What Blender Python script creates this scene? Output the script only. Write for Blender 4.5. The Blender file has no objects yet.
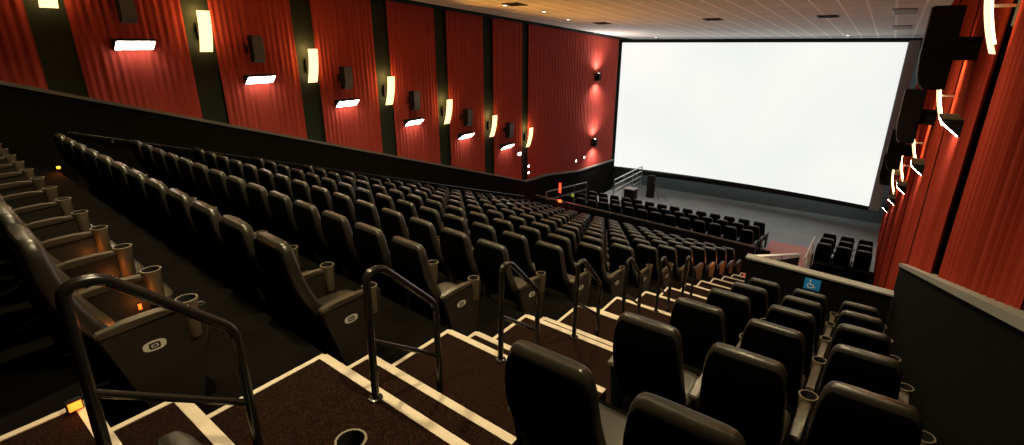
import bpy, bmesh, math, random
from mathutils import Vector, Matrix
random.seed(4)
C = bpy.context.scene.collection
PI = math.pi
H = 7.43                     # height of the lens above the front floor

# ------------------------------------------------------------------ materials
def mat(name, col, rough=.6, spec=.5, emit=None, estr=0, metal=0, coat=0, noise=None, bump=None, aniso=None):
    m = bpy.data.materials.new(name); m.use_nodes = True
    nt = m.node_tree; b = nt.nodes['Principled BSDF']
    b.inputs['Base Color'].default_value = (*col, 1); b.inputs['Roughness'].default_value = rough
    b.inputs['Specular IOR Level'].default_value = spec; b.inputs['Metallic'].default_value = metal
    b.inputs['Coat Weight'].default_value = coat
    if emit:
        b.inputs['Emission Color'].default_value = (*emit, 1); b.inputs['Emission Strength'].default_value = estr
    if noise:
        sc, c2, lo, hi = noise
        tc = nt.nodes.new('ShaderNodeTexCoord'); n = nt.nodes.new('ShaderNodeTexNoise'); n.inputs['Scale'].default_value = sc
        n.inputs['Detail'].default_value = 4
        mp = nt.nodes.new('ShaderNodeMapping')
        if aniso: mp.inputs['Scale'].default_value = aniso
        nt.links.new(tc.outputs['Object'], mp.inputs['Vector']); nt.links.new(mp.outputs['Vector'], n.inputs['Vector'])
        r = nt.nodes.new('ShaderNodeValToRGB'); r.color_ramp.elements[0].position = lo; r.color_ramp.elements[1].position = hi
        r.color_ramp.elements[0].color = (*col, 1); r.color_ramp.elements[1].color = (*c2, 1)
        nt.links.new(n.outputs['Fac'], r.inputs['Fac']); nt.links.new(r.outputs['Color'], b.inputs['Base Color'])
        if bump:
            bp = nt.nodes.new('ShaderNodeBump'); bp.inputs['Strength'].default_value = bump; bp.inputs['Distance'].default_value = .01
            nt.links.new(n.outputs['Fac'], bp.inputs['Height']); nt.links.new(bp.outputs['Normal'], b.inputs['Normal'])
    return m

M = {}
M['vinyl'] = mat('seat_vinyl', (.014, .0125, .0075), .36, .9, noise=(60, (.019, .017, .010), .4, .7), bump=.12)
M['shell'] = mat('seat_shell', (.002, .002, .0016), .9, .0)
M['arm'] = mat('armrest_polymer', (.045, .036, .024), .30, .7)
M['side'] = mat('side_panel', (.016, .0145, .010), .55, .25, noise=(90, (.021, .0185, .013), .4, .7), bump=.2)
M['cup'] = mat('cup_holder_plastic', (.12, .095, .06), .45, .4)
M['cupdark'] = mat('cup_holder_inside', (.01, .01, .01), .5)
M['pale'] = mat('emblem_pale', (.62, .60, .54), .5)
M['dark'] = mat('matt_black', (.008, .008, .008), .8, .2)
M['steel'] = mat('painted_steel', (.010, .0095, .008), .24, .6)
M['chrome'] = mat('brushed_steel', (.55, .56, .55), .3, .5, metal=.9)
M['carpet'] = mat('brown_carpet', (.006, .0026, .0016), .95, .05, noise=(110, (.028, .012, .0065), .42, .72), bump=.5)
M['tier'] = mat('row_floor', (.003, .0028, .002), .95, .03, noise=(3, (.005, .0045, .0035), .4, .7))
M['nose'] = mat('nosing_cream', (.58, .50, .39), .6, noise=(8, (.48, .41, .30), .45, .75))
M['wain'] = mat('wainscot_black', (.006, .006, .0045), .95, .02, noise=(25, (.009, .009, .007), .4, .7))
M['ledge'] = mat('ledge_grey', (.13, .125, .11), .5, .4)
M['ledge2'] = mat('ledge_pale', (.24, .24, .215), .5, .3)
M['stripe'] = mat('stripe_fabric', (.018, .026, .018), .9, .2)
M['red'] = mat('red_curtain', (.25, .034, .024), .95, .1, noise=(9, (.36, .056, .040), .3, .7), aniso=(1, 9, .06))
M['redr'] = mat('red_curtain_deep', (.30, .034, .018), .95, .1, noise=(6, (.38, .046, .026), .35, .7), aniso=(1, 9, .06))
M['mask'] = mat('masking_cloth', (.020, .026, .026), .9, .1)
M['frontfloor'] = mat('front_floor', (.22, .25, .245), .5, .4, noise=(1.5, (.27, .30, .295), .35, .7))
M['apron'] = mat('front_wall_cloth', (.10, .125, .13), .9, .1)
M['spk'] = mat('speaker_black', (.004, .0035, .003), .7, .15)
M['spkgrille'] = mat('speaker_grille', (.10, .10, .095), .6, .4)
M['sconce'] = mat('sconce_diffuser', (.8, .6, .3), .5, emit=(1, .70, .34), estr=2.0)
M['sconce_in'] = mat('sconce_lamp', (1, .8, .5), .5, emit=(1, .60, .24), estr=14)
M['bar'] = mat('downlight_tube', (1, .9, .8), .5, emit=(1, .84, .70), estr=30)
M['bulb'] = mat('small_bulb', (1, .9, .8), .5, emit=(1, .93, .85), estr=5)
M['house'] = mat('house_light', (1, .9, .8), .5, emit=(1, .74, .45), estr=30)
M['amber'] = mat('amber_lens', (1, .3, .05), .4, emit=(1, .20, .02), estr=2.2)
M['armglow'] = mat('arm_glow_lens', (1, .3, .05), .4, emit=(1, .20, .02), estr=.5)
M['redglow'] = mat('red_glow_mat', (.60, .10, .06), .9, .1)
M['redled'] = mat('red_lens', (1, .1, .05), .4, emit=(1, .08, .03), estr=1.6)
M['green'] = mat('green_lens', (.1, .5, .1), .4, emit=(.1, .6, .1), estr=.3)
M['blue'] = mat('blue_sign', (.02, .30, .85), .5, emit=None)
M['white'] = mat('white_paint', (.75, .75, .72), .5)
M['maskgrey'] = mat('grey_masking', (.30, .35, .35), .9, .1)
M['pink'] = mat('red_carpet', (.62, .30, .27), .95, .1, noise=(60, (.72, .40, .36), .4, .7))
M['vent'] = mat('vent_dark', (.02, .02, .018), .7)
M['grille'] = mat('vent_grille', (.34, .33, .28), .6)

def screen_mat():
    m = bpy.data.materials.new('lit_screen'); m.use_nodes = True
    nt = m.node_tree; b = nt.nodes['Principled BSDF']
    b.inputs['Base Color'].default_value = (.15, .15, .15, 1); b.inputs['Roughness'].default_value = .9
    tc = nt.nodes.new('ShaderNodeTexCoord'); n = nt.nodes.new('ShaderNodeTexNoise'); n.inputs['Scale'].default_value = .22
    nt.links.new(tc.outputs['Object'], n.inputs['Vector'])
    r = nt.nodes.new('ShaderNodeValToRGB'); r.color_ramp.elements[0].position = .3; r.color_ramp.elements[1].position = .7
    r.color_ramp.elements[0].color = (.83, .87, .85, 1); r.color_ramp.elements[1].color = (.96, .95, .90, 1)
    nt.links.new(n.outputs['Fac'], r.inputs['Fac']); nt.links.new(r.outputs['Color'], b.inputs['Emission Color'])
    b.inputs['Emission Strength'].default_value = 1.0
    return m
M['screen'] = screen_mat()

def ceiling_mat():
    m = bpy.data.materials.new('ceiling_tiles'); m.use_nodes = True
    nt = m.node_tree; b = nt.nodes['Principled BSDF']; b.inputs['Roughness'].default_value = .8
    tc = nt.nodes.new('ShaderNodeTexCoord'); sp = nt.nodes.new('ShaderNodeSeparateXYZ'); nt.links.new(tc.outputs['Object'], sp.inputs[0])
    def line(axis, off, pitch, w):
        a = nt.nodes.new('ShaderNodeMath'); a.operation = 'ADD'; a.inputs[1].default_value = off + 100 * pitch
        nt.links.new(sp.outputs[axis], a.inputs[0])
        d = nt.nodes.new('ShaderNodeMath'); d.operation = 'DIVIDE'; d.inputs[1].default_value = pitch; nt.links.new(a.outputs[0], d.inputs[0])
        f = nt.nodes.new('ShaderNodeMath'); f.operation = 'FRACT'; nt.links.new(d.outputs[0], f.inputs[0])
        l = nt.nodes.new('ShaderNodeMath'); l.operation = 'LESS_THAN'; l.inputs[1].default_value = w / pitch; nt.links.new(f.outputs[0], l.inputs[0])
        return l
    lx = line(0, 3.06 + .0, .5477, .055); ly = line(1, 0, 1.15, .05)
    n = nt.nodes.new('ShaderNodeTexNoise'); n.inputs['Scale'].default_value = 1.3; nt.links.new(tc.outputs['Object'], n.inputs['Vector'])
    r = nt.nodes.new('ShaderNodeValToRGB'); r.color_ramp.elements[0].position = .3; r.color_ramp.elements[1].position = .75
    r.color_ramp.elements[0].color = (.60, .61, .58, 1); r.color_ramp.elements[1].color = (.70, .71, .67, 1)
    nt.links.new(n.outputs['Fac'], r.inputs['Fac'])
    m1 = nt.nodes.new('ShaderNodeMixRGB'); m1.inputs[2].default_value = (.82, .82, .78, 1)
    nt.links.new(ly.outputs[0], m1.inputs[0]); nt.links.new(r.outputs['Color'], m1.inputs[1])
    m2 = nt.nodes.new('ShaderNodeMixRGB'); m2.inputs[2].default_value = (.97, .97, .94, 1)
    nt.links.new(lx.outputs[0], m2.inputs[0]); nt.links.new(m1.outputs[0], m2.inputs[1])
    nt.links.new(m2.outputs[0], b.inputs['Base Color'])
    return m
M['ceil'] = ceiling_mat()

# ------------------------------------------------------------------ helpers
def obj(name, bm, mats, parent=None, smooth=True, loc=None):
    bmesh.ops.recalc_face_normals(bm, faces=bm.faces[:])
    me = bpy.data.meshes.new(name); bm.to_mesh(me); bm.free()
    if not isinstance(mats, (list, tuple)): mats = [mats]
    for m in mats: me.materials.append(M[m] if isinstance(m, str) else m)
    if smooth:
        me.polygons.foreach_set('use_smooth', [True] * len(me.polygons))
        try: me.set_sharp_from_angle(angle=math.radians(38))
        except Exception: pass
    o = bpy.data.objects.new(name, me); C.objects.link(o)
    if parent: o.parent = parent
    if loc: o.location = loc
    return o
def tag(o, label=None, cat=None, group=None, kind=None):
    if label: o['label'] = label
    if cat: o['category'] = cat
    if group: o['group'] = group
    if kind: o['kind'] = kind
    return o
def empty(name, loc=(0, 0, 0), rz=0):
    o = bpy.data.objects.new(name, None); C.objects.link(o); o.location = loc; o.rotation_euler = (0, 0, rz)
    o.empty_display_size = .1
    return o
def box(bm, x0, x1, y0, y1, z0, z1, bev=0, mi=0, rot=None):
    r = bmesh.ops.create_cube(bm, size=1)
    vs = r['verts']
    for v in vs:
        v.co = Vector(((x0 + x1) / 2 + v.co.x * (x1 - x0), (y0 + y1) / 2 + v.co.y * (y1 - y0), (z0 + z1) / 2 + v.co.z * (z1 - z0)))
    fs = {f for v in vs for f in v.link_faces}
    for f in fs: f.material_index = mi
    if bev:
        es = list({e for v in vs for e in v.link_edges})
        rr = bmesh.ops.bevel(bm, geom=es, offset=bev, segments=2, profile=.5, affect='EDGES')
        for f in rr['faces']: f.material_index = mi
    return vs
def loft(bm, levels, n=20, p=3.2, mi=0, cap=True, axis='z'):
    """levels: (h, cx, cy, rx, ry) superellipse rings"""
    rings = []
    for h, cx, cy, rx, ry in levels:
        ring = []
        for i in range(n):
            a = 2 * PI * (i + .5) / n; c, s = math.cos(a), math.sin(a)
            x = cx + rx * math.copysign(abs(c) ** (2 / p), c); y = cy + ry * math.copysign(abs(s) ** (2 / p), s)
            ring.append(bm.verts.new((x, y, h) if axis == 'z' else ((x, h, y) if axis == 'y' else (h, x, y))))
        rings.append(ring)
    for a, b in zip(rings, rings[1:]):
        for i in range(n):
            f = bm.faces.new((a[i], a[(i + 1) % n], b[(i + 1) % n], b[i])); f.material_index = mi
    if cap:
        for r in (rings[0], rings[-1]):
            f = bm.faces.new(r); f.material_index = mi
    return rings
def prism(bm, pts, axis, a, b, mi=0):
    """polygon pts extruded along axis from a to b"""
    def mk(p, q, t): return {'x': (t, p, q), 'y': (p, t, q), 'z': (p, q, t)}[axis]
    A = [bm.verts.new(mk(p, q, a)) for p, q in pts]; B = [bm.verts.new(mk(p, q, b)) for p, q in pts]
    n = len(pts); fs = [bm.faces.new(A), bm.faces.new(B)]
    for i in range(n): fs.append(bm.faces.new((A[i], A[(i + 1) % n], B[(i + 1) % n], B[i])))
    for f in fs: f.material_index = mi
    return fs
def fillet(pts, r, seg=6):
    out = [Vector(pts[0])]
    for i in range(1, len(pts) - 1):
        p, a, b = Vector(pts[i]), Vector(pts[i - 1]), Vector(pts[i + 1])
        rr = r[i - 1] if isinstance(r, (list, tuple)) else r
        d1, d2 = (a - p), (b - p); t = min(rr, d1.length * .48, d2.length * .48)
        s, e = p + d1.normalized() * t, p + d2.normalized() * t
        for k in range(seg + 1):
            u = k / seg; out.append((1 - u) ** 2 * s + 2 * u * (1 - u) * p + u * u * e)
    out.append(Vector(pts[-1])); return out
def tube(bm, pts, r, n=10, mi=0):
    pts = [Vector(p) for p in pts]; rings = []
    t0 = (pts[1] - pts[0]).normalized(); up = Vector((1, 0, 0)) if abs(t0.x) < .9 else Vector((0, 0, 1))
    for i, p in enumerate(pts):
        t = (pts[min(i + 1, len(pts) - 1)] - pts[max(i - 1, 0)]).normalized()
        u = up - t * up.dot(t); u.normalize(); up = u; v = t.cross(u)
        rings.append([bm.verts.new(p + (u * math.cos(2 * PI * k / n) + v * math.sin(2 * PI * k / n)) * r) for k in range(n)])
    for a, b in zip(rings, rings[1:]):
        for k in range(n):
            f = bm.faces.new((a[k], a[(k + 1) % n], b[(k + 1) % n], b[k])); f.material_index = mi
    for rg in (rings[0], rings[-1]):
        f = bm.faces.new(rg); f.material_index = mi
def copy_tree(o, parent=None):
    c = o.copy(); C.objects.link(c); c.parent = parent
    for ch in KIDS.get(o.name, []): copy_tree_child(ch, c)
    return c
def copy_tree_child(o, parent):
    c = o.copy(); C.objects.link(c); c.parent = parent
    for ch in KIDS.get(o.name, []): copy_tree_child(ch, c)
KIDS = {}
def register(o):
    KIDS[o.name] = list(o.children)
    for ch in o.children: register(ch)
ORD = ['first', 'second', 'third', 'fourth', 'fifth', 'sixth', 'seventh', 'eighth', 'ninth', 'tenth', 'eleventh', 'twelfth', 'thirteenth', 'fourteenth', 'fifteenth', 'sixteenth']

# ------------------------------------------------------------------ seating rake
T, R = 1.15, .385
def yA(k): return .417 + T * k            # where row k starts at the stair edge
def zF(k): return H - 1.87 - R * k        # floor of row k
XE, XR = -2.6, -1.3                       # stair edges
XLW, XRW = -11.4, .75                     # curtain walls
def dl(x): return -.075 * (x - XE)
def da(x): return -.05 * (x - XE)
def dr(x): return da(XR) - .035 * (x - XR)
NR, NRR = 13, 6

def skew_slab(bm, x0, x1, y0a, y0b, y1a, y1b, z0, z1, mi=0):
    """slab whose long edges run from (x0,y?a) to (x1,y?b)"""
    q = [(x0, y0a), (x1, y0b), (x1, y1b), (x0, y1a)]
    prism(bm, q, 'z', z0, z1, mi)

for side in ('left', 'right'):
    bm = bmesh.new()
    if side == 'left':
        for k in range(-3, NR + 1):
            skew_slab(bm, XLW - .05, XE, yA(k) + dl(XLW), yA(k), yA(k + 1) + dl(XLW), yA(k + 1), 0 if k > 0 else 0, zF(k))
    else:
        for k in range(-3, NRR + 1):
            e = yA(k + 1) if k < NRR else 8.5
            skew_slab(bm, XR, XRW, yA(k) + dr(XR), yA(k) + dr(XRW), e + dr(XR), e + dr(XRW), 0, zF(k))
    tag(obj('floor_tiers_' + side, bm, 'tier', smooth=False), kind='structure')

# aisle stairs with two treads per row and pale nosings
bm = bmesh.new()
treads = []
for k in range(-3, NR + 1):
    treads.append((yA(k) + .35, yA(k + 1), zF(k)))
    treads.append((yA(k), yA(k) + .35, zF(k) + R / 2))
for y0, y1, z in treads:
    skew_slab(bm, XE, XR, y0, y0 + da(XR), y1, y1 + da(XR), 0, z)
stairs = tag(obj('aisle_stairs', bm, 'carpet', smooth=False), kind='structure')
for y0, y1, z in treads:
    if y1 < -.2: continue
    bm = bmesh.new()
    skew_slab(bm, XE + .005, XR - .005, y1 - .055, y1 - .055 + da(XR), y1 + .004, y1 + .004 + da(XR), z - .02, z + .004)
    obj('nosing_strip', bm, 'nose', stairs, smooth=False)
    bm = bmesh.new(); box(bm, XE - .02, XE + .014, y0 + .01, y1 - .01, z - .01, z + .0045)
    obj('edge_strip', bm, 'nose', stairs, smooth=False)

# front floor and the low platforms of the front block
bm = bmesh.new(); box(bm, XLW - .3, XRW + .3, 7.6, 27, -.3, 0)
tag(obj('floor', bm, 'frontfloor', smooth=False), kind='structure')
FR = [(17.75, .33), (18.85, .16), (19.95, 0.0)]     # y of platform start, height
bm = bmesh.new()
box(bm, XLW - .05, XE + .1, 16.4, 18.85, 0, .33); box(bm, XLW - .05, XE + .1, 18.85, 19.85, 0, .16)
tag(obj('floor_front_left', bm, 'tier', smooth=False), kind='structure')
bm = bmesh.new()
box(bm, -1.08, XRW, 17.2, 18.85, 0, .33); box(bm, -1.08, XRW, 18.85, 19.85, 0, .16)
tag(obj('floor_front_right', bm, 'tier', smooth=False), kind='structure')

# ------------------------------------------------------------------ walls and ceiling
def zc(y): return H + 1.79 - .0597 * y
def zl(y): return H - 1.6 - .32 * (y - 5.12) if y < 16.6 else None      # ledge on the left wall
LEFT_LEDGE = [(-4.5, zl(-4.5)), (16.58, H - 5.27), (18.2, H - 5.34), (21.0, H - 5.72), (24.75, H - 5.84)]
def interp(L, y):
    for (a, za), (b, zb) in zip(L, L[1:]):
        if y <= b: return za + (zb - za) * (y - a) / (b - a)
    return L[-1][1]
Y0 = -4.5
bm = bmesh.new(); box(bm, XLW - .25, XLW - .05, Y0, 27, -.3, H + 2.3)
tag(obj('wall_left', bm, 'stripe', smooth=False), kind='structure')
bm = bmesh.new(); box(bm, XRW + .05, XRW + .25, Y0, 27, -.3, H + 2.3)
tag(obj('wall_right', bm, 'stripe', smooth=False), kind='structure')
bm = bmesh.new(); box(bm, XLW - .25, XRW + .25, Y0 - .2, Y0, -.3, H + 2.4)
tag(obj('wall_back', bm, 'wain', smooth=False), kind='structure')
bm = bmesh.new(); box(bm, XLW - .25, XRW + .25, 26.5, 26.7, -.3, H + 1.2)
tag(obj('wall_front', bm, 'apron', smooth=False), kind='structure')
bm = bmesh.new(); prism(bm, [(Y0 - .2, zc(Y0 - .2)), (27, zc(27)), (27, zc(27) + .15), (Y0 - .2, zc(Y0 - .2) + .15)], 'x', XLW - .25, XRW + .25)
tag(obj('ceiling', bm, 'ceil', smooth=False), kind='structure')
# wainscots
bm = bmesh.new()
prism(bm, [(Y0, 0)] + [(y, z) for y, z in LEFT_LEDGE] + [(24.75, 0)], 'x', XLW - .06, XLW + .12)
tag(obj('wall_left_wainscot', bm, 'wain', smooth=False), kind='structure')
bm = bmesh.new()
for (a, za), (b, zb) in zip(LEFT_LEDGE, LEFT_LEDGE[1:]):
    prism(bm, [(a, za), (b, zb), (b, zb + .06), (a, za + .06)], 'x', XLW - .06, XLW + .15)
tag(obj('trim_1', bm, 'ledge', smooth=False), kind='structure')
def zr(y): return H - 1.06 - .321 * (y - 2.73)
RE = 9.3
bm = bmesh.new(); prism(bm, [(Y0, 0), (Y0, zr(Y0) - .05), (RE, zr(RE) - .05), (RE, 0)], 'x', .62, XRW + .06)
tag(obj('wall_right_wainscot', bm, 'wain', smooth=False), kind='structure')
bm = bmesh.new(); prism(bm, [(Y0, zr(Y0) - .05), (RE, zr(RE) - .05), (RE, zr(RE)), (Y0, zr(Y0))], 'x', .60, XRW + .06)
tag(obj('trim_2', bm, 'ledge2', smooth=False), kind='structure')
# dark trim under the ceiling along the left wall
bm = bmesh.new(); prism(bm, [(Y0, zc(Y0) - .10), (26.4, zc(26.4) - .10), (26.4, zc(26.4) - .001), (Y0, zc(Y0) - .001)], 'x', XLW - .06, XLW + .1)
tag(obj('trim_3', bm, 'mask', smooth=False), kind='structure')
# second, lower handrail on the left wainscot
rail = empty('wall_handrail', (XLW + .2, 9, H - 3.3))
tag(rail, 'long thin dark handrail on the black lower left wall below its ledge', 'handrail')
def zhr(y): return interp(LEFT_LEDGE, y) - .62
bm = bmesh.new(); tube(bm, [(0, y - 9, zhr(y) - (H - 3.3)) for y in (2.6, 6, 10, 13, 16.3)], .02, 8)
obj('rail', bm, 'steel', rail)
for y in (3.2, 7, 11, 15):
    bm = bmesh.new(); tube(bm, [(0, y - 9, zhr(y) - (H - 3.3) - .01), (0, y - 9, zhr(y) - (H - 3.3) - .07), (-.1, y - 9, zhr(y) - (H - 3.3) - .07)], .012, 6)
    obj('bracket', bm, 'ledge', rail)

# curtains
def curtain(x, ya, yb, zb, zt, sgn, material, pitch=.13, amp=.007):
    n = max(8, int((yb - ya) / .014)); bm = bmesh.new(); lo, hi = [], []
    ph = random.random() * 6
    for i in range(n + 1):
        y = ya + (yb - ya) * i / n
        w = math.sin(2 * PI * y / pitch + ph + 1.3 * math.sin(y * 3.1 + ph)) * amp + .5 * amp * math.sin(y * 2 * PI / .23 + ph * 2)
        xx = x + sgn * (w + .03)
        lo.append(bm.verts.new((xx, y, zb(y)))); hi.append(bm.verts.new((xx, y, zt(y))))
    for i in range(n): bm.faces.new((lo[i], lo[i + 1], hi[i + 1], hi[i]))
    return obj('curtain_panel', bm, material)
SY = [2.82 + 2.3 * n for n in range(-1, 7)]
left_p = [(SY[i] + .26, SY[i + 1] - .26) for i in range(len(SY) - 1)] + [(SY[-1] + .15, 24.72)]
names = ['cut off by the photo edge', 'with the nearest downlight', 'with the second downlight', 'with the third downlight',
         'with the fourth downlight', 'with the fifth downlight', 'with the farthest downlight']
for i, (a, b) in enumerate(left_p):
    o = curtain(XLW, a, b, lambda y: interp(LEFT_LEDGE, y) + .06, lambda y: zc(y) - .1, 1, 'red')
    tag(o, ('red pleated curtain panel on the left wall, ' + names[i]) if i < 7 else 'widest red pleated curtain panel on the left wall, beside the screen', 'curtain', 'red curtain panels of the left wall')
RS = [6.3 - 3.4 * 2, 6.3 - 3.4, 6.3, 9.7, 13.1, 16.5, 19.9, 23.3]
rn = ['beside the camera', 'nearest the camera at the right photo edge', 'behind the nearest big speaker', 'behind the second speaker', 'behind the third speaker', 'behind the fourth speaker', 'last but one before the screen', 'closest to the screen']
right_p = [(RS[i] + .32, (RS[i + 1] - .32) if i + 1 < len(RS) else 25.2) for i in range(1, len(RS))]
for i, (a, b) in enumerate(right_p):
    o = curtain(XRW, a, b, lambda y: (zr(y) if y < RE else 0.02), lambda y: zc(y) - .02, -1, 'redr', pitch=.10, amp=.018)
    tag(o, 'red pleated curtain panel on the right wall, ' + rn[i + 1], 'curtain', 'red curtain panels of the right wall')

# ------------------------------------------------------------------ screen
scr = empty('cinema_screen', (-5.585, 25.0, H - 6.3))
tag(scr, 'huge glowing white curved cinema screen on the front wall', 'screen')
def scr_mesh(x0, x1, z0l, z0r, z1, dy, thick, mi='screen'):
    bm = bmesh.new(); n = 32; L = []
    for i in range(n + 1):
        u = i / n; x = x0 + (x1 - x0) * u; y = .55 * 4 * u * (1 - u) + dy
        zb = z0l + (z0r - z0l) * u
        L.append([bm.verts.new((x, y, zb)), bm.verts.new((x, y, z1)), bm.verts.new((x, y + thick, z1)), bm.verts.new((x, y + thick, zb))])
    for a, b in zip(L, L[1:]):
        for k in range(4): bm.faces.new((a[k], b[k], b[(k + 1) % 4], a[(k + 1) % 4]))
    bm.faces.new(L[0]); bm.faces.new(L[-1]); return bm
obj('screen_surface', scr_mesh(-5.735, 5.735, .10, -.05, 6.36, 0, .03), 'screen', scr)
for nm, z0, z1 in (('top_masking', 6.38, 6.50), ('bottom_masking', -.25, -.03)):
    bm = scr_mesh(-5.85, 5.85, z0, z0, z1, .06, .05); obj(nm, bm, 'dark', scr)
for s in (-1, 1):
    bm = bmesh.new(); xa = 5.745 * s; xb = 6.1 * s if s > 0 else -5.815
    box(bm, min(xa, xb), max(xa, xb), .02, .09, -.2, 6.42); obj('side_masking', bm, 'maskgrey' if s > 0 else 'dark', scr)
bm = bmesh.new(); box(bm, XLW, XRW, 26.2, 26.45, H - .12, zc(26.3) - .01)
tag(obj('trim_4', bm, 'dark', smooth=False), kind='structure')

# ------------------------------------------------------------------ seats
def back_levels():
    #  h,  y centre, half width, half thickness
    return [(.33, .235, .19, .045), (.36, .23, .210, .055), (.46, .18, .220, .062), (.54, .133, .225, .064), (.62, .092, .226, .064), (.70, .058, .225, .062), (.78, .032, .222, .060), (.88, .012, .216, .056),
            (.96, .003, .208, .052), (1.01, -.001, .198, .048), (1.04, -.004, .185, .042), (1.057, -.006, .170, .034), (1.065, -.008, .158, .024)]
def make_seat(end=False, arms=True, simple=False):
    s = empty('cinema_chair')
    bmb = bmesh.new(); loft(bmb, [(h, 0, y, w, t) for h, y, w, t in back_levels()], 28, 4.2)
    bms = bmesh.new()
    lv = [(.30, .185, .19), (.33, .178, .203), (.46, .118, .213), (.54, .069, .217), (.62, .028, .217), (.70, -.005, .215), (.78, -.029, .211), (.88, -.045, .205), (.95, -.051, .196), (1.0, -.053, .184), (1.02, -.052, .170), (1.03, -.051, .153)]
    loft(bms, [(h, 0, y + .006, w, .012) for h, y, w in lv], 20, 6)
    bmc = bmesh.new()
    loft(bmc, [(.24, 0, .37, .205, .20), (.27, 0, .38, .225, .225), (.33, 0, .39, .228, .235), (.385, 0, .39, .224, .232), (.405, 0, .39, .205, .212), (.41, 0, .385, .17, .17)], 24, 5)
    bmp = bmesh.new(); box(bmp, -.16, .16, .16, .22, 0, .30, .01); box(bmp, -.2, .2, .12, .30, 0, .03, .008); box(bmp, -.18, .18, .2, .5, .2, .25, .01)
    def arm_bm(x):
        bm = bmesh.new()
        pts = [(.10, .585), (.22, .602), (.36, .606), (.46, .60), (.46, .572), (.10, .55)]
        prism(bm, pts, 'x', x - .026, x + .026); bmesh.ops.bevel(bm, geom=bm.edges[:], offset=.008, segments=2, affect='EDGES')
        return bm
    def cup_bm(x):
        bm = bmesh.new(); y = .50
        rings = []
        prof = [(.035, .40), (.039, .405), (.046, .585), (.054, .61), (.054, .618), (.046, .618), (.042, .60), (.034, .43)]
        n = 16
        for r_, h in prof: rings.append([bm.verts.new((x + r_ * math.cos(2 * PI * i / n), y + r_ * math.sin(2 * PI * i / n), h)) for i in range(n)])
        for j, (a, b) in enumerate(zip(rings, rings[1:])):
            for i in range(n):
                f = bm.faces.new((a[i], a[(i + 1) % n], b[(i + 1) % n], b[i])); f.material_index = 1 if j >= 5 else 0
        bm.faces.new(rings[0]); f = bm.faces.new(rings[-1]); f.material_index = 1
        return bm
    def sup_bm(x, t=.016):
        bm = bmesh.new(); prism(bm, [(.12, .555), (.46, .572), (.44, 0), (.24, 0), (.20, .12)], 'x', x - t, x + t)
        bmesh.ops.bevel(bm, geom=bm.edges[:], offset=.006, segments=1, affect='EDGES'); return bm
    def end_bm(x):
        bm = bmesh.new(); prism(bm, [(.10, .56), (.58, .575), (.575, .52), (.48, .05), (.47, 0), (.26, 0), (.235, .08)], 'x', x - .02, x + .022)
        bmesh.ops.bevel(bm, geom=bm.edges[:], offset=.010, segments=2, affect='EDGES'); return bm
    if simple:
        bm = bmesh.new()
        parts = [(bmb, 0), (bms, 1), (bmc, 0), (bmp, 1), (arm_bm(-.28), 2), (sup_bm(-.28), 3)] + ([(arm_bm(.28), 2), (end_bm(.28), 3)] if end else [])
        for pb, mi in parts:
            for f in pb.faces: f.material_index = mi
            tmp = bpy.data.meshes.new('t'); pb.to_mesh(tmp); bm.from_mesh(tmp); bpy.data.meshes.remove(tmp); pb.free()
        C.objects.unlink(s); bpy.data.objects.remove(s)
        return obj('cinema_chair', bm, ['vinyl', 'shell', 'arm', 'side'])
    obj('backrest', bmb, 'vinyl', s); obj('back_shell', bms, 'shell', s); obj('cushion', bmc, 'vinyl', s); obj('pedestal', bmp, 'shell', s)
    a = obj('armrest', arm_bm(-.28), 'arm', s); obj('cup_holder', cup_bm(-.28), ['cup', 'cupdark'], a)
    obj('arm_support', sup_bm(-.28), 'side', s)
    if end == 'both' or end is True:
        x = .28
        a = obj('armrest', arm_bm(x), 'arm', s); obj('cup_holder', cup_bm(x), ['cup', 'cupdark'], a)
        e = obj('end_panel', end_bm(x), 'side', s)
        bm = bmesh.new()
        # pale oval ring round a small rounded square
        n = 24; xo = x + .0235
        def ring(rx, rz, off, p, mi):
            vs = []
            for i in range(n):
                t = 2 * PI * i / n; c, q = math.cos(t), math.sin(t)
                vs.append(bm.verts.new((xo + off, .315 + rx * math.copysign(abs(c) ** (2 / p), c), .435 + rz * math.copysign(abs(q) ** (2 / p), q))))
            f = bm.faces.new(vs); f.material_index = mi
            if off == 0:
                f2 = bmesh.ops.extrude_face_region(bm, geom=[f]); [setattr(v, 'co', v.co - Vector((.003, 0, 0))) for v in f2['geom'] if isinstance(v, bmesh.types.BMVert)]
        ring(.052, .028, 0, 2.6, 0); ring(.026, .018, .0008, 5, 1); ring(.016, .009, .0014, 5, 0); ring(.010, .005, .0019, 5, 1)
        em = obj('emblem', bm, ['pale', 'side'], e, smooth=False); em['label'] = 'pale oval emblem round a small square'
    return s
proto_mid = make_seat(); proto_end = make_seat(True); register(proto_mid); register(proto_end)
far_mid = make_seat(simple=True); far_end = make_seat(True, simple=True)
for o in (far_mid, far_end): KIDS[o.name] = []
used = set()
def place_seat(src, x, y, z, rz, label, group):
    if src.name in used: o = copy_tree(src)
    else: o = src; used.add(src.name)
    o.location = (x, y, z); o.rotation_euler = (0, 0, rz)
    tag(o, label, 'chair', group); return o
# big left block
for k in range(0, NR + 1):
    n = 15
    if k == 1: n = 12
    if k == 2: n = 14
    if k == 0: n = 14
    for i in range(n):
        x = -3.09 - .56 * i
        far = k >= 9 or (k >= 6 and i > 9)
        src = (far_end if far else proto_end) if i == 0 else (far_mid if far else proto_mid)
        lab = f'black cinema seat, {ORD[i]} from the stairs, in the {ORD[k]} row of the big left block'
        place_seat(src, x, yA(k) + dl(x), zF(k), math.atan(-.075), lab, 'seats of the big left block')
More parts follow.
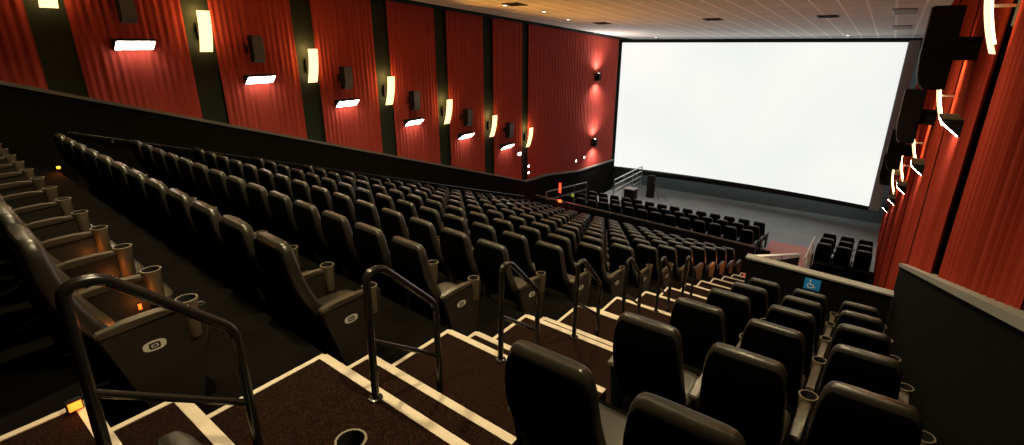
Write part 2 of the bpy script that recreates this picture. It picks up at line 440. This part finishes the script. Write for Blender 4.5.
# right block beside the stairs; its stair side is on the left, so the end panel is mirrored with a turn of the arm
def right_end_panel(seat):
    pass
cols = [('left', -.92), ('middle', -.355), ('right', .21)]
for k in range(0, NRR + 1):
    for ci, (cn, x) in enumerate(cols):
        if k == 0 and ci > 0: continue
        lab = f'black cinema seat in the {cn} column of the right block, {ORD[k]} row from the camera'
        src = proto_end if ci == 2 else proto_mid
        if k == 0: x -= .06
        place_seat(src, x, yA(k) + dr(x) + (.05 if k else -.055), zF(k), math.atan(-.035), lab, 'seats of the right block')
# front blocks
for r, (y, z) in enumerate(FR):
    for i in range(14):
        x = -3.1 - .545 * i
        place_seat(far_end if i == 0 else far_mid, x, y + .35 - .01 * (x + 3), z, 0, f'small distant black seat, {ORD[i]} from the right, {ORD[r]} row of the front left block', 'seats of the front left block')
    for i, x in enumerate((-.79, -.25, .29)):
        cn = ('left', 'middle', 'right')[i]
        place_seat(far_mid, x, y + .45, z, 0, f'distant black seat near the front right wall, {cn} column, {ORD[r]} row from the camera', 'seats of the front right block')

# ------------------------------------------------------------------ handrails on the stairs
def make_handrail():
    s = empty('stair_handrail')
    bm = bmesh.new()
    p = fillet([(0, 0, 0), (0, .02, .76), (0, .12, .76), (0, .50, .38), (0, .50, -.38)], [.10, .10, .06], 7)
    tube(bm, p, .021, 12); obj('frame', bm, 'steel', s)
    bm = bmesh.new(); tube(bm, [(0, .01, .37), (0, .49, .02)], .015, 10); obj('mid_bar', bm, 'steel', s)
    for y, z in ((0, 0), (.50, -.385)):
        bm = bmesh.new(); loft(bm, [(z, 0, y, .042, .042), (z + .012, 0, y, .040, .040), (z + .016, 0, y, .03, .03)], 16, 2); obj('base_flange', bm, 'steel', s)
    return s
hr = make_handrail(); register(hr)
for k in range(0, 7):
    o = hr if k == 0 else copy_tree(hr)
    y = yA(k) - .10
    o.location = (-2.0, y, zF(k - 1))
    tag(o, 'dark bent steel handrail standing on the aisle stairs, ' + (ORD[k] + ' from the camera'), 'handrail', 'handrails down the aisle stairs')

# ------------------------------------------------------------------ parapets
par = empty('parapet_wall', (-5.5, 16.7, 0)); tag(par, 'long low black parapet with thin grey rail at the foot of the big left block', 'parapet')
bm = bmesh.new(); x0, x1 = XLW + .1, XE + .05
skew_slab(bm, x0 + 5.5, x1 + 5.5, dl(x0) - .10, dl(x1) - .10, dl(x0), dl(x1), 0, H - 6.10)
obj('panel', bm, 'wain', par, smooth=False)
bm = bmesh.new(); tube(bm, [(x0 + 5.5, dl(x0) - .05, H - 6.0), (x1 + 5.5, dl(x1) - .05, H - 6.06)], .03, 10)
obj('top_rail', bm, 'ledge', par)
for i in range(8):
    x = x0 + .3 + i * 1.19; bm = bmesh.new(); tube(bm, [(x + 5.5, dl(x) - .05, H - 6.11), (x + 5.5, dl(x) - .05, H - 6.0)], .015, 8)
    obj('rail_post', bm, 'ledge', par)
par2 = empty('parapet_wall', (-.4, 8.6, 0)); tag(par2, 'black parapet with pale top rail closing the right seat block', 'parapet')
bm = bmesh.new(); box(bm, -.98, .98, -.06, .06, 0, H - 3.40); obj('panel', bm, 'wain', par2, smooth=False)
bm = bmesh.new(); prism(bm, [(-1.02, H - 3.30), (.99, H - 3.40), (.99, H - 3.425), (-1.02, H - 3.33)], 'y', -.09, .09); obj('top_rail', bm, 'ledge2', par2, smooth=False)
# sloped side parapet of the lower stairs with white rail
par3 = empty('parapet_wall', (XR, 12, 0)); tag(par3, 'sloping dark parapet with white rail beside the lower stairs beyond the right block', 'parapet')
def zp(y): return H - 3.25 - .335 * (y - 8.5)
bm = bmesh.new(); prism(bm, [(8.7 - 12, 0), (8.7 - 12, zp(8.7) - .10), (16.2 - 12, zp(16.2) - .10), (16.2 - 12, 0)], 'x', -.03, .05)
obj('panel', bm, 'spk', par3, smooth=False)
bm = bmesh.new(); prism(bm, [(8.7 - 12, zp(8.7) - .10), (8.7 - 12, zp(8.7)), (16.2 - 12, zp(16.2)), (16.2 - 12, zp(16.2) - .10)], 'x', -.05, .07)
obj('top_rail', bm, 'white', par3, smooth=False)
for i in range(4):
    y = 10 + i * 1.7; bm = bmesh.new(); loft(bm, [(.068, 0, 0, .03, .03), (.076, 0, 0, .026, .026)], 12, 2, axis='x')
    for v in bm.verts: v.co += Vector((0, y - 12, zp(y) - .05))
    obj('bolt_cap', bm, 'dark', par3)

# blue wheelchair sign
sg = empty('access_sign', (-.42, 8.52, H - 3.52)); tag(sg, 'small square blue sign with a white wheelchair symbol on the parapet', 'sign')
bm = bmesh.new(); box(bm, -.11, .11, -.006, .006, -.09, .09); obj('sign_plate', bm, 'blue', sg, smooth=False)
bm = bmesh.new()
tube(bm, [(-.022 + .04 * math.cos(t), -.008, -.022 + .04 * math.sin(t)) for t in [PI * .72 + i * .22 for i in range(21)]], .006, 6)
tube(bm, [(-.03, -.008, .045), (-.025, -.008, -.005), (.015, -.008, -.005), (.035, -.008, -.05), (.05, -.008, -.045)], .007, 6)
bmesh.ops.create_icosphere(bm, subdivisions=2, radius=.012, matrix=Matrix.Translation((-.032, -.008, .062)))
obj('wheelchair_symbol', bm, 'white', sg)

# red carpet at the bottom of the exit, small white things
bm = bmesh.new(); skew_slab(bm, -2.75, -1.32, 17.2, 17.2, 21.5, 21.5, 0.0, .006)
tag(obj('carpet_runner', bm, 'pink', smooth=False), 'pinkish red carpet strip on the floor between the two front seat blocks', 'carpet')
bm = bmesh.new()  # red mat added because red light hardly shows on the dark carpet
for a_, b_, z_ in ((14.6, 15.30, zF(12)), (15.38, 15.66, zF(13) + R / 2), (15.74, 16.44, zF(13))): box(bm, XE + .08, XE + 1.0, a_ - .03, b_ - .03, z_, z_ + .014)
tag(obj('stair_glow_mat', bm, 'redglow', smooth=False), 'bright red mat added over the last steps of the aisle stairs for their red glow', 'mat')
g = empty('exit_railing', (-1.2, 18.6, .33)); tag(g, 'white painted railing posts beside the front right seats', 'railing')
for y in (-1.1, 0, 1.15):
    bm = bmesh.new(); box(bm, -.03, .03, y - .03, y + .03, -.33, .72, .005); obj('post', bm, 'white', g)
for z in (.3, .7):
    bm = bmesh.new(); box(bm, -.02, .02, -1.1, 1.15, z - .03, z + .03, .005); obj('rail', bm, 'white', g)

# ------------------------------------------------------------------ wall fittings (local x points out of the wall)
def make_sconce():
    s = empty('wall_sconce')
    def strip(x_off, th, hw, z0, z1, mi):
        bm = bmesh.new(); n = 14; L = []
        for i in range(n + 1):
            z = z0 + (z1 - z0) * i / n; x = x_off - .16 * ((.38 - z) / .76) ** 2
            L.append([bm.verts.new((x, -hw, z)), bm.verts.new((x, hw, z)), bm.verts.new((x + th, hw, z)), bm.verts.new((x + th, -hw, z))])
        for a, b in zip(L, L[1:]):
            for k in range(4): bm.faces.new((a[k], b[k], b[(k + 1) % 4], a[(k + 1) % 4]))
        bm.faces.new(L[0]); bm.faces.new(L[-1]); return bm
    obj('diffuser', strip(.25, .02, .12, -.38, .38, 0), 'sconce', s)
    obj('lamp', strip(.228, .012, .08, -.30, .30, 0), 'sconce_in', s)
    bm = bmesh.new(); box(bm, -.03, .03, -.07, .07, -.16, .16, .008); obj('back_plate', bm, 'dark', s)
    bm = bmesh.new(); box(bm, .03, .21, -.02, .02, -.012, .012); obj('bracket', bm, 'chrome', s)
    l = bpy.data.lights.new('sconce_glow', 'POINT'); l.energy = 9; l.color = (1, .50, .16); l.shadow_soft_size = .03
    lo = bpy.data.objects.new('sconce_glow', l); C.objects.link(lo); lo.parent = s; lo.location = (.10, 0, .36)
    l = bpy.data.lights.new('sconce_uplight', 'SPOT'); l.energy = 380; l.color = (1, .40, .05); l.shadow_soft_size = .05; l.spot_size = math.radians(78); l.spot_blend = 1
    lo = bpy.data.objects.new('sconce_uplight', l); C.objects.link(lo); lo.parent = s; lo.location = (.28, 0, .40); lo.rotation_euler = (0, PI + math.radians(48), 0)
    return s
def make_downlight():
    s = empty('wall_downlight')
    bm = bmesh.new(); prism(bm, [(-.04, .07), (.20, .07), (.20, .035), (.02, -.12), (-.04, -.12)], 'y', -.32, .32)
    bmesh.ops.bevel(bm, geom=bm.edges[:], offset=.006, segments=1, affect='EDGES'); obj('housing', bm, 'dark', s, smooth=False)
    bm = bmesh.new()
    v = [(.193, .022), (.197, .015), (.038, -.118), (.030, -.112)]
    prism(bm, v, 'y', -.30, .30); obj('lamp', bm, 'bar', s, smooth=False)
    return s
def make_speaker(hh, hw, dp, off):
    s = empty('wall_speaker')
    bm = bmesh.new()
    # cabinet tapers to the back and curves at the foot; local -y faces the back rows
    pts = [(-hw, hh), (hw, hh), (hw, -hh), (-hw * .35, -hh), (-hw * .72, -hh * .86), (-hw * .9, -hh * .6), (-hw, -hh * .2)]
    prism(bm, pts, 'y', -dp / 2, dp / 2)
    bmesh.ops.bevel(bm, geom=bm.edges[:], offset=.012, segments=2, affect='EDGES')
    for v in bm.verts: v.co.x = off + hw - v.co.x
    obj('cabinet', bm, 'spk', s, smooth=False)
    bm = bmesh.new()
    g = [(hw * .99, hh * .98), (hw * 1.04, hh * .98), (hw * 1.04, -hh * .2), (hw * .94, -hh * .62), (hw * .76, -hh * .88), (hw * .4, -hh * 1.03), (hw * .36, -hh * .98), (hw * .70, -hh * .84), (hw * .88, -hh * .6), (hw * .99, -hh * .2)]
    prism(bm, [(off + hw + a, b) for a, b in g], 'y', -dp / 2 - .005, dp / 2 + .005); obj('grille_edge', bm, 'spkgrille', s, smooth=False)
    bm = bmesh.new(); box(bm, -.04, .0, -.10, .10, -hh * .35, hh * .35, .006); box(bm, 0, off + .02, -.06, .06, hh * .18, hh * .28, .005); box(bm, 0, off + .02, -.06, .06, -hh * .28, -hh * .18, .005)
    box(bm, 0, off + .01, -.03, .03, -hh * .22, hh * .22, .005)
    obj('mounting_bracket', bm, 'dark', s)
    return s
sc0 = make_sconce(); dn0 = make_downlight(); sp_small = make_speaker(.27, .11, .22, .12); sp_big = make_speaker(.455, .15, .34, .23)
for o in (sc0, dn0, sp_small, sp_big): register(o)
first = {}
def place(src, loc, rz, label, cat, group):
    if src.name in first: o = copy_tree(src)
    else: o = src; first[src.name] = 1
    o.location = loc; o.rotation_euler = (0, 0, rz); tag(o, label, cat, group); return o
for n in range(7):
    y = 2.94 + 2.3 * n; z = H + (.61, .23, -.49, -1.22, -2.02, -2.75, -3.47)[n]
    if n == 0: z = H + .93
    place(sc0, (XLW + .02, y - .10, z), 0, f'glowing curved amber sconce, {ORD[n]} along the left wall from the camera', 'wall lamp', 'curved sconces of the left wall')
LY = [3.92, 6.16, 8.36, 10.64, 12.96, 15.28]; LZ = [.02, -.70, -1.40, -2.15, -2.88, -3.60]
for n in range(6):
    place(dn0, (XLW + .03, LY[n], H + LZ[n]), 0, f'bright white downlight bar, {ORD[n]} along the left wall from the camera', 'wall light', 'downlights of the left wall')
    place(sp_small, (XLW + .03, LY[n] - .06, H + LZ[n] + .60), 0, f'small black wall speaker above the {ORD[n]} downlight of the left wall', 'speaker', 'speakers of the left wall')
for n in range(5):
    y = (6.1, 9.0, 12.3, 15.1, 18.4)[n]; z = H + (.30, -.65, -1.77, -2.73, -3.8)[n]
    o_ = place(sc0, (XRW - .02, y, z), PI, f'glowing curved sconce edge on, {ORD[n]} along the right wall from the camera', 'wall lamp', 'curved sconces of the right wall')
    for c_ in list(o_.children):
        if c_.type == 'LIGHT' and c_.data.type == 'SPOT': bpy.data.objects.remove(c_)
for n in range(5):
    y = 7.8 + 3.5 * n; z = H - .86 - 1.15 * n
    place(dn0, (XRW - .03, y, z), PI, f'black wedge shaped downlight, {ORD[n]} along the right wall from the camera', 'wall light', 'downlights of the right wall')
    if n < 4: place(sp_big, (XRW - .03, y + .2, H - .05 - 1.15 * n), PI, f'big black speaker hung on the right wall, {ORD[n]} from the camera', 'speaker', 'speakers of the right wall')

# small black up and down fittings by the screen, with real beams
def cylfit(y, z, which):
    s = empty('beam_light', (XLW + .14, y, z)); tag(s, f'small black cube wall light near the screen, the {which} one', 'wall light', 'cube wall lights near the screen')
    bm = bmesh.new(); box(bm, -.10, .12, -.13, .13, -.17, .17, .01); obj('housing', bm, 'dark', s)
    for sg_ in (-1, 1):
        bm = bmesh.new(); loft(bm, [(.171 * sg_, .03, 0, .05, .05), (.176 * sg_, .03, 0, .045, .045)], 12, 2); obj('lens', bm, 'bulb', s)
        l = bpy.data.lights.new('beam', 'SPOT'); l.energy = 220; l.color = (1, .86, .78); l.spot_size = math.radians(150); l.spot_blend = 1; l.shadow_soft_size = .04
        lo = bpy.data.objects.new('beam', l); C.objects.link(lo); lo.parent = s; lo.location = (.22, 0, .20 * sg_); lo.rotation_euler = (0 if sg_ < 0 else PI, 0, 0)
cylfit(22.4, H - 1.46, 'upper'); cylfit(22.4, H - 4.53, 'lower')
def small_light(x, y, z, label, w=.07, m='bulb', nm='indicator_light', cat='light', hgt=None):
    s = empty(nm, (x, y, z)); tag(s, label, cat)
    h_ = hgt or w
    bm = bmesh.new(); box(bm, -.02, .012, -w * .6, w * .6, -h_ * .6, h_ * .6, .003); obj('frame', bm, 'dark', s)
    bm = bmesh.new(); box(bm, .012, .022, -w / 2, w / 2, -h_ / 2, h_ / 2, .002); obj('lens', bm, m, s); return s
small_light(XLW + .09, 20.7, H - 5.15, 'tiny pale light low on the red curtain left of the screen, left one', .10)
small_light(XLW + .09, 21.5, H - 5.12, 'tiny pale light low on the red curtain left of the screen, right one', .10)
small_light(XLW + .09, 16.75, H - 4.66, 'tiny pale wall light under the farthest left sconce, upper of two', .09)
small_light(XLW + .09, 16.75, H - 4.93, 'tiny pale wall light under the farthest left sconce, lower of two', .09)
small_light(XLW + .09, 16.1, H - 4.05, 'small warm wall light between the farthest downlight and sconce', .20, hgt=.12)

# ------------------------------------------------------------------ ceiling fittings
def on_ceiling(y): return zc(y)
VENTS = [(-8.94, 12.49), (-9.0, 18.0), (-4.98, 17.64), (-1.85, 17.64)]
vn = ['farthest left, above the curtains', 'second from the left', 'above the middle of the screen', 'right of centre']
for i, (x, y) in enumerate(VENTS):
    s = empty('ceiling_vent', (x, y, on_ceiling(y) - .012)); s.rotation_euler = (-.0597, 0, 0)
    tag(s, 'dark slotted ceiling vent, ' + vn[i], 'vent', 'dark ceiling vents')
    bm = bmesh.new(); box(bm, -.26, .26, -.26, .26, -.01, .012, .004); obj('frame', bm, 'vent', s)
    for j in range(4):
        bm = bmesh.new(); box(bm, -.22, .22, -.19 + j * .11, -.15 + j * .11, -.02, -.01); obj('slat', bm, 'grille' if False else 'dark', s, smooth=False)
for i, (x, y) in enumerate([(-.13, 16.96), (-.13, 21.46)]):
    s = empty('air_grille', (x, y, on_ceiling(y) - .012)); s.rotation_euler = (-.0597, 0, 0)
    tag(s, ('pale olive ceiling air grille at the right wall, ' + ('nearer the camera' if i == 0 else 'nearer the screen')), 'vent', 'pale air grilles')
    bm = bmesh.new(); box(bm, -.25, .25, -.6, .6, -.01, .012, .004); obj('frame', bm, 'ledge2', s)
    bm = bmesh.new()
    for j in range(9): box(bm, -.21, .21, -.54 + j * .12, -.46 + j * .12, -.016, -.009)
    obj('louvre', bm, 'grille', s, smooth=False)
BUL = [(-9.3, 12.5, 'at the far left beside a vent'), (-9.05, 14.16, 'brightest of the left ceiling'), (-9.51, 16.43, 'left, near the wall top'), (-9.5, 24.7, 'over the left end of the screen'), (-1.79, 24.56, 'over the right part of the screen')]
for x, y, nm in BUL:
    s = empty('ceiling_bulb', (x, y, on_ceiling(y) - .01)); tag(s, 'tiny bright recessed ceiling light, ' + nm, 'ceiling light', 'tiny ceiling lights')
    bm = bmesh.new(); loft(bm, [(-.008, 0, 0, .075, .075), (.01, 0, 0, .08, .08)], 14, 2); obj('rim', bm, 'ledge2', s)
    bm = bmesh.new(); loft(bm, [(-.016, 0, 0, .05, .05), (-.008, 0, 0, .055, .055)], 14, 2); obj('lens', bm, 'bulb', s)

# house lights over the seats: fixtures with spot lamps
HL = [(x, y) for y in (1.6, 5.6, 9.4) for x in (-8.6, -6, -3.4, -.9)]
for i, (x, y) in enumerate(HL):
    s = empty('house_light', (x, y, on_ceiling(y) - .02)); tag(s, f'round recessed warm ceiling light, {ORD[i % 4]} from the left wall, {ORD[i // 4]} row from the back wall', 'ceiling light', 'house lights over the seats')
    bm = bmesh.new(); loft(bm, [(-.02, 0, 0, .12, .12), (.02, 0, 0, .13, .13)], 18, 2); obj('rim', bm, 'dark', s)
    bm = bmesh.new(); loft(bm, [(-.03, 0, 0, .07, .07), (-.02, 0, 0, .08, .08)], 16, 2); obj('lens', bm, 'house', s)
    l = bpy.data.lights.new('house_beam', 'SPOT'); l.energy = 430; l.color = (1, .80, .46); l.spot_size = math.radians(120); l.spot_blend = .7; l.shadow_soft_size = .08
    lo = bpy.data.objects.new('house_beam', l); C.objects.link(lo); lo.parent = s; lo.location = (0, 0, -.05)

# ------------------------------------------------------------------ amber step lights
def step_light(x, y, z, label, e=1.2, out=1, m='amber', sz=.036):
    s = empty('step_light', (x, y, z)); tag(s, label, 'step light', 'amber step lights')
    bm = bmesh.new(); box(bm, -.012, .012, -sz * .8, sz * .8, -.026, .026, .003); obj('housing', bm, 'dark', s)
    bm = bmesh.new(); box(bm, .012 if out > 0 else -.018, .018 if out > 0 else -.012, -sz * .65, sz * .65, -.018, .018, .001); obj('lens', bm, m, s)
    l = bpy.data.lights.new('glow', 'POINT'); l.energy = e; l.color = (1, .25, .04); l.shadow_soft_size = .03
    lo = bpy.data.objects.new('glow', l); C.objects.link(lo); lo.parent = s; lo.location = (.07 * out, 0, .02)
step_light(XE + .03, .36, zF(-1) + .03, 'lit amber step light low beside the nearest stair edge at lower left', .25)
step_light(XR - .03, 2.60, zF(2) + .30, 'amber step light glimpsed between the right block seats and the stairs', .8, -1)
step_light(XR - .03, 1.66, zF(0) - .25, 'amber step light half hidden by the nearest right block seat', .6, -1)
step_light(XR - .06, 14.9, zF(12) + .34, 'amber step light at the foot of the aisle stairs', 40, -1)
step_light(-10.25, 2.15, zF(0) + .06, 'bright amber step light at the far end of the nearest left row', 3)
for i in range(3):  # small lamps added to give the amber glow between the armrests
    x = -3.33 - .56 * i
    step_light(x, yA(0) + dl(x) + .40, zF(0) + .42, f'faint amber light added under the armrests of the nearest left row, {ORD[i]} from the stairs', .4, 1, 'armglow', .014)
s = small_light(-9.9, 16.4 + dl(-9.9), H - 5.93, 'red lit marker lamp at the left end of the long parapet', .16, 'redled', cat='light', hgt=.10)
s.rotation_euler = (0, 0, -PI / 2)
l = bpy.data.lights.new('glow', 'POINT'); l.energy = 22; l.color = (1, .12, .04); l.shadow_soft_size = .05
lo = bpy.data.objects.new('glow', l); C.objects.link(lo); lo.parent = s; lo.location = (.15, 0, .05)
s = small_light(-10.2, 17.45, H - 5.55, 'narrow upright red lamp behind the long parapet near the left wall', .10, 'redled', hgt=.42); s.rotation_euler = (0, 0, -PI / 2)
bm = bmesh.new(); box(bm, -.04, .04, -.03, .03, -1.35, -.2, .005); obj('post', bm, 'dark', s)
s = small_light(-9.6, 17.45, H - 5.75, 'small green lamp just behind the left end of the long parapet', .12, 'green'); s.rotation_euler = (0, 0, -PI / 2)
bm = bmesh.new(); box(bm, -.03, .03, -.03, .03, -1.48, -.06, .005); obj('post', bm, 'dark', s)

# ------------------------------------------------------------------ things by the screen
def rail_group(name, label, p0, p1, zs, posts, r=.03, m='ledge'):
    p0, p1 = Vector(p0), Vector(p1); s = empty(name, p0); tag(s, label, 'railing')
    for z in zs:
        bm = bmesh.new(); tube(bm, [(0, 0, z), (p1.x - p0.x, p1.y - p0.y, p1.z - p0.z + z)], r, 8); obj('rail', bm, m, s)
    for i in range(posts):
        u = i / (posts - 1); q = (p1 - p0) * u; bm = bmesh.new(); tube(bm, [(q.x, q.y, q.z + min(zs) - .35), (q.x, q.y, q.z + max(zs))], r, 8); obj('post', bm, m, s)
    return s
rail_group('stage_railing', 'grey steel stair railing with three bars below the left screen corner', (-10.15, 22.6, 0), (-9.75, 25.0, .28), (.35, .62, .9, 1.15), 4, m='chrome')
rail_group('ramp_railing', 'dark three bar railing along the lower left wall beyond the seats', (XLW + .45, 17.6, .35), (XLW + .45, 21.2, .0), (.5, .85, 1.2), 4)
s = empty('equipment_cabinet', (-9.15, 22.3, 0)); tag(s, 'small black cabinet with a pale top standing on the floor near the screen', 'cabinet')
bm = bmesh.new(); box(bm, -.25, .25, -.22, .22, 0, .92, .01); obj('body', bm, 'dark', s)
bm = bmesh.new(); box(bm, -.28, .28, -.25, .25, .92, .96, .008); obj('top', bm, 'ledge2', s)
s = empty('loudspeaker_stand', (-9.0, 24.5, 0)); tag(s, 'tall narrow black column on braced legs below the screen', 'stand')
bm = bmesh.new(); box(bm, -.17, .17, -.15, .15, .02, 1.15, .02); obj('column', bm, 'dark', s)
for dx in (.55, .95):
    bm = bmesh.new(); tube(bm, [(.15, -.05, .9), (dx, -.2, .02)], .018, 8); obj('brace', bm, 'ledge', s)

# ------------------------------------------------------------------ camera and light
cam = bpy.data.cameras.new('camera'); co = bpy.data.objects.new('camera', cam); C.objects.link(co)
cam.sensor_width = 36; cam.lens = 36 * 510 / 1024; cam.clip_start = .02; cam.clip_end = 100
p, psi = math.radians(19.3), math.radians(35.9)
fw = Vector((-math.sin(psi) * math.cos(p), math.cos(psi) * math.cos(p), -math.sin(p)))
co.location = (0, 0, H); co.rotation_euler = fw.to_track_quat('-Z', 'Y').to_euler()
bpy.context.scene.camera = co
w = bpy.data.worlds.new('world'); bpy.context.scene.world = w; w.use_nodes = True
w.node_tree.nodes['Background'].inputs[0].default_value = (1, .9, .8, 1); w.node_tree.nodes['Background'].inputs[1].default_value = 0.0
S = bpy.context.scene
S.view_settings.view_transform = 'Standard'; S.view_settings.look = 'None'; S.view_settings.gamma = 1; S.view_settings.use_curve_mapping = False
S.view_settings.exposure = 0
S.cycles.use_denoising = True; S.cycles.max_bounces = 6; S.cycles.sample_clamp_indirect = 4
